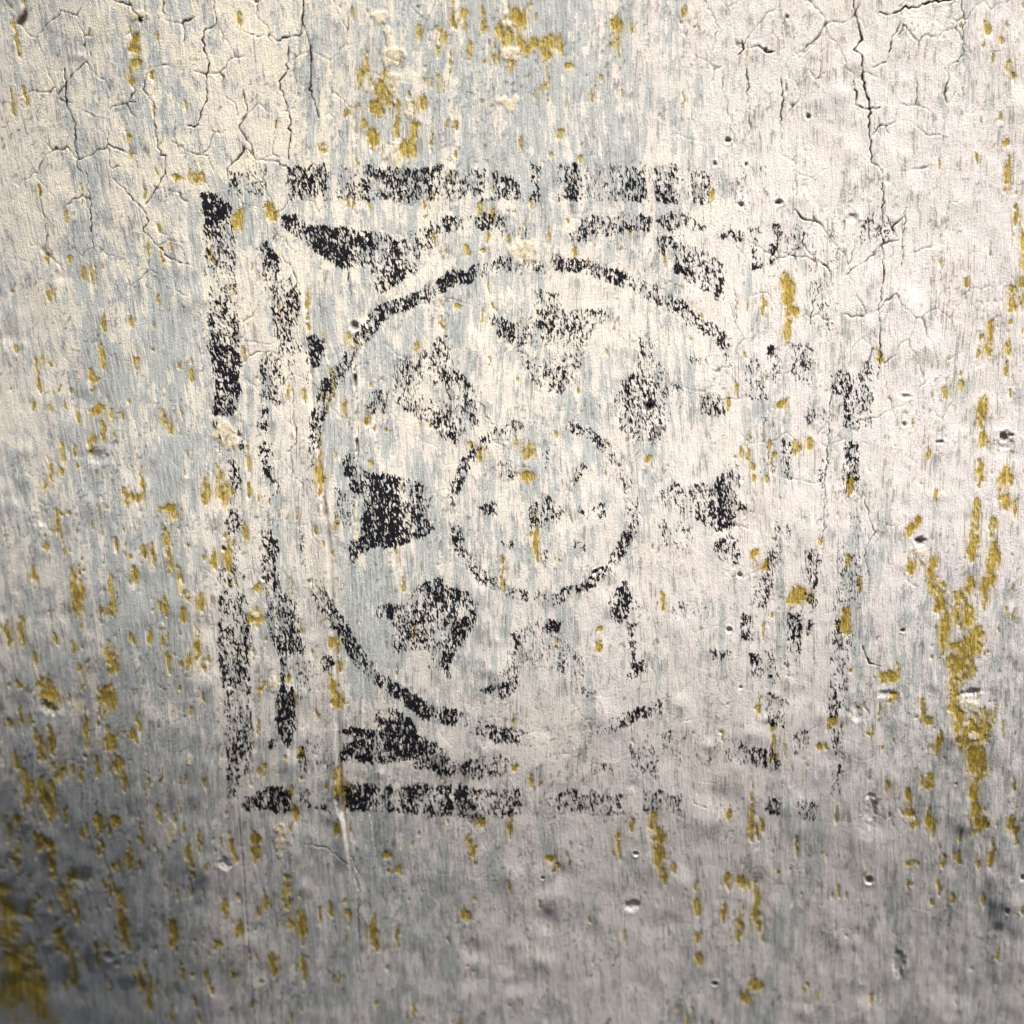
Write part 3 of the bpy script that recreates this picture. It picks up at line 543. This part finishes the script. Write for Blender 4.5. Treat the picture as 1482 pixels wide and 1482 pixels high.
# ------------------------------------------------------------------ material: ochre under blue-grey under off-white, black print on top
mat = bpy.data.materials.new('worn_wall_paint')
mat.use_nodes = True
nt = mat.node_tree; nd = nt.nodes; lk = nt.links
bsdf = nd['Principled BSDF']
def attr(n):
    a = nd.new('ShaderNodeAttribute'); a.attribute_name = n
    return a
def math_(op, a, b=None, c=None, clamp=False):
    m = nd.new('ShaderNodeMath'); m.operation = op; m.use_clamp = clamp
    for i, v in enumerate((a, b, c)):
        if v is None: continue
        if isinstance(v, (int, float)): m.inputs[i].default_value = v
        else: lk.new(v, m.inputs[i])
    return m.outputs[0]
fl = attr('flow').outputs['Vector']
def noise(sx, sy, detail=2, rough=.55, off=0, rot=0):
    mp = nd.new('ShaderNodeMapping')
    src = fl
    if rot:
        rt = nd.new('ShaderNodeVectorRotate'); rt.rotation_type = 'Z_AXIS'; rt.inputs['Angle'].default_value = R(rot)
        lk.new(fl, rt.inputs['Vector']); src = rt.outputs[0]
    mp.inputs['Scale'].default_value = (1 / sx, 1 / sy, 1); mp.inputs['Location'].default_value = (off, off * .7, off * 1.3)
    lk.new(src, mp.inputs['Vector'])
    n = nd.new('ShaderNodeTexNoise'); n.noise_dimensions = '3D'
    n.inputs['Scale'].default_value = 1; n.inputs['Detail'].default_value = detail; n.inputs['Roughness'].default_value = rough
    lk.new(mp.outputs[0], n.inputs['Vector'])
    return n.outputs['Fac']
def step(x, e0, e1):
    m = nd.new('ShaderNodeMapRange'); m.interpolation_type = 'SMOOTHSTEP'
    m.inputs['From Min'].default_value = e0; m.inputs['From Max'].default_value = e1
    lk.new(x, m.inputs['Value'])
    return m.outputs[0]
def mix(f, a, b):
    m = nd.new('ShaderNodeMix'); m.data_type = 'RGBA'
    lk.new(f, m.inputs[0])
    for i, v in ((6, a), (7, b)):
        if isinstance(v, tuple): m.inputs[i].default_value = (*v, 1)
        else: lk.new(v, m.inputs[i])
    return m.outputs[2]
# noises in units of their own spread (about -2..2)
def z(n, sd): return math_('DIVIDE', math_('SUBTRACT', n, .5), sd)
n_streak = z(noise(4.2, 46, 4, .6, 3.1), .10)
n_wide = z(noise(10, 85, 3, .55, 61.3), .10)
n_fine = z(noise(1.6, 17, 2, .6, 9.7), .12)
n_blot = z(noise(16, 26, 4, .6, 14.2), .10)
n_ink1 = z(noise(2.5, 6.6, 3, .62, 21.3, 12), .105)
n_ink2 = z(noise(6.5, 14.0, 2, .6, 27.9, 10), .12)
n_grain = noise(2.3, 2.6, 3, .7, 33.3)
ridge = math_('SUBTRACT', .62, math_('ABSOLUTE', z(noise(3.8, 9.0, 2, .5, 41.7, 12), .085)))
ridge2 = math_('SUBTRACT', .62, math_('ABSOLUTE', z(noise(7.5, 14, 3, .5, 52.1, 8), .085)))
ink_n = math_('ADD', math_('ADD', math_('MULTIPLY', n_ink1, .62), math_('MULTIPLY', n_ink2, .38)), math_('ADD', math_('ADD', math_('MULTIPLY', ridge, .55), math_('MULTIPLY', ridge2, .38)), math_('MULTIPLY', n_fine, .28)))
blue_n = math_('ADD', math_('ADD', math_('MULTIPLY', n_streak, .62), math_('MULTIPLY', n_fine, .42)), math_('ADD', math_('MULTIPLY', n_wide, .55), math_('MULTIPLY', n_blot, .42)))
f_blue = step(math_('ADD', attr('blue').outputs['Fac'], blue_n), -.32, .45)
f_och = step(math_('ADD', attr('ochre').outputs['Fac'], math_('ADD', math_('ADD', math_('MULTIPLY', n_fine, .16), math_('MULTIPLY', n_ink1, .14)), math_('MULTIPLY', n_blot, .10))), .44, .70)
f_crm = math_('MULTIPLY', step(math_('ADD', attr('cream').outputs['Fac'], math_('ADD', math_('MULTIPLY', n_ink1, .12), math_('MULTIPLY', n_blot, .12))), .4, .75), .85)
f_ink = step(math_('ADD', attr('ink').outputs['Fac'], ink_n), -.46, -.04)
f_crk = step(attr('crack').outputs['Fac'], .06, .5)
white = mix(attr('warm').outputs['Fac'], (.69, .655, .67), (.745, .695, .565))  # topcoat yellowed upper left; cool sky light painted in as mauve right and bottom
white = mix(step(n_blot, -1.5, 2), white, (.65, .60, .565))
blue_c = mix(step(n_streak, -1.6, 1.6), (.335, .355, .35), (.525, .545, .54))
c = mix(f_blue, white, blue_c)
speck = math_('MULTIPLY', step(z(n_grain, .11), .9, 2.0), .45)
n_scr = z(noise(2.4, 44, 2, .55, 71.9), .11)
scr = math_('MULTIPLY', step(math_('ADD', n_scr, math_('MULTIPLY', n_blot, .75)), 1.15, 1.9), .62)
c = mix(scr, c, (.235, .235, .22))
c = mix(speck, c, (.34, .30, .265))
fine_dark = math_('MULTIPLY', step(n_fine, 1.1, 2.1), math_('MULTIPLY', step(n_blot, -.8, 1.0), .72))
c = mix(fine_dark, c, (.20, .20, .185))
och_c = mix(step(math_('ADD', math_('MULTIPLY', n_streak, .7), math_('MULTIPLY', n_ink1, .7)), -1.6, 1.6), (.24, .16, .02), (.52, .385, .075))
och_c = mix(math_('MULTIPLY', step(math_('ADD', n_blot, n_ink1), 1.0, 2.2), .7), och_c, (.62, .52, .28))
f_glz = math_('MULTIPLY', step(math_('ADD', attr('glaze').outputs['Fac'], math_('ADD', math_('MULTIPLY', n_fine, .10), math_('MULTIPLY', n_streak, .12))), .17, .42), .62)
c = mix(f_glz, c, och_c)
c = mix(math_('MULTIPLY', f_och, math_('SUBTRACT', 1.0, math_('MULTIPLY', step(n_streak, .5, 1.3), .62))), c, och_c)
c = mix(f_crm, c, (.70, .615, .45))
c = mix(math_('MULTIPLY', attr('brown').outputs['Fac'], 1.0, clamp=True), c, (.055, .036, .02))
c = mix(math_('MULTIPLY', f_ink, math_('ADD', .86, math_('MULTIPLY', step(attr('ink').outputs['Fac'], -1.2, -.1), .135))), c, mix(step(n_ink2, -1.5, 1.5), (.005, .005, .009), (.014, .014, .019)))
c = mix(f_crk, c, (.040, .027, .016))
lk.new(c, bsdf.inputs['Base Color'])
rough = math_('ADD', math_('MULTIPLY', f_ink, .12), math_('ADD', math_('MULTIPLY', n_grain, .25), .30))
lk.new(rough, bsdf.inputs['Roughness'])
lk.new(math_('SUBTRACT', .42, math_('MULTIPLY', math_('MAXIMUM', f_ink, f_crk), .40)), bsdf.inputs['Specular IOR Level'])
hgt = math_('ADD', math_('ADD', math_('MULTIPLY', n_streak, .16), math_('MULTIPLY', n_fine, .13)), math_('ADD', math_('SUBTRACT', math_('MULTIPLY', n_grain, 1.2), math_('MULTIPLY', scr, .5)), math_('MULTIPLY', n_blot, .12)))
hgt = math_('SUBTRACT', hgt, math_('ADD', math_('MULTIPLY', f_blue, .55), math_('MULTIPLY', f_och, .8)))
hgt = math_('ADD', hgt, math_('MULTIPLY', f_ink, .25))
bp = nd.new('ShaderNodeBump'); bp.inputs['Strength'].default_value = .8; bp.inputs['Distance'].default_value = S
lk.new(hgt, bp.inputs['Height']); lk.new(bp.outputs[0], bsdf.inputs['Normal'])

# ------------------------------------------------------------------ cut the face into the wall and its parts
flatP = P.reshape(-1, 3).astype(np.float32); flatN = NRM.reshape(-1, 3).astype(np.float32)
idx = np.arange(nr * ncol, dtype=np.int32).reshape(nr, ncol)
faces = np.stack([idx[1:, :-1], idx[1:, 1:], idx[:-1, 1:], idx[:-1, :-1]], -1).reshape(-1, 4)
cx = (PXv[1:, 1:] + PXv[:-1, :-1]) / 2; cy = (PYv[1:, 1:] + PYv[:-1, :-1]) / 2
ci = np.clip(cx + PAD + .5, 0, W - 1).astype(np.int32); cj = np.clip(cy + PAD + .5, 0, W - 1).astype(np.int32)
pid = PART[cj, ci]
pid = np.where((cx < -PAD + 2) | (cx > N + PAD - 2) | (cy < -PAD + 2) | (cy > N + PAD - 2), 0, pid).reshape(-1)
order = np.argsort(pid, kind='stable')
bounds = np.searchsorted(pid[order], np.arange(len(PARTS) + 1))
aflat = {k: v.reshape(-1) for k, v in attrs.items()}; fflat = flow.reshape(-1, 3)
def cut(name, k):
    f = faces[order[bounds[k]:bounds[k + 1]]]
    if len(f) < 4: return None
    vs, inv = np.unique(f, return_inverse=True)
    me = bpy.data.meshes.new(name)
    me.vertices.add(len(vs)); me.loops.add(len(f) * 4); me.polygons.add(len(f))
    me.vertices.foreach_set('co', flatP[vs].ravel())
    me.loops.foreach_set('vertex_index', inv.astype(np.int32).ravel())
    me.polygons.foreach_set('loop_start', np.arange(0, len(f) * 4, 4, dtype=np.int32))
    me.polygons.foreach_set('use_smooth', np.ones(len(f), bool))
    me.update(calc_edges=True)
    for an, av in aflat.items():
        me.attributes.new(an, 'FLOAT', 'POINT').data.foreach_set('value', av[vs])
    me.attributes.new('flow', 'FLOAT_VECTOR', 'POINT').data.foreach_set('vector', fflat[vs].ravel())
    me.normals_split_custom_set_from_vertices(flatN[vs])
    me.materials.append(mat)
    o = bpy.data.objects.new(name, me)
    col.objects.link(o)
    return o
wall = cut('painted_wall', 0)
wall['label'] = 'weathered off-white painted wall, worn to blue-grey and ochre, with a faded black stamp'
wall['category'] = 'wall'
ink_root = bpy.data.objects.new('ink_stamp', None)
ink_root['label'] = 'faded black square stamp with a ring of petals inside a double border'
ink_root['category'] = 'stamp'
col.objects.link(ink_root)
ink_root.location = (0, float(DEPTH[nr // 2, ncol // 2]) * S, 0)
INKN = {'border_bar', 'corner_spandrel', 'outer_ring', 'inner_ring', 'petal', 'center_dot', 'dot'}
LABELS = {'bl': 'long worn left border bar with a solid black cap', 'bt': 'broken top border bar', 'br': 'almost vanished right border bar', 'bb': 'bottom border bar, dark at the left and gone at the right',
          'sul': 'upper left corner spandrel, blackest of the four', 'sll': 'lower left corner spandrel', 'sur': 'faint upper right corner spandrel', 'slr': 'faint lower right corner spandrel', 'pw': 'darkest petal, on the left'}
for k in range(1, len(PARTS)):
    nm, key = PARTS[k]
    o = cut(nm, k)
    if o is None: continue
    o.parent = ink_root if nm in INKN else wall
    o.matrix_parent_inverse = (ink_root if nm in INKN else wall).matrix_basis.inverted()
    if key in LABELS: o['label'] = LABELS[key]
print('built', time.time() - T0, len(PARTS), 'parts', len(faces) * 2, 'tris')
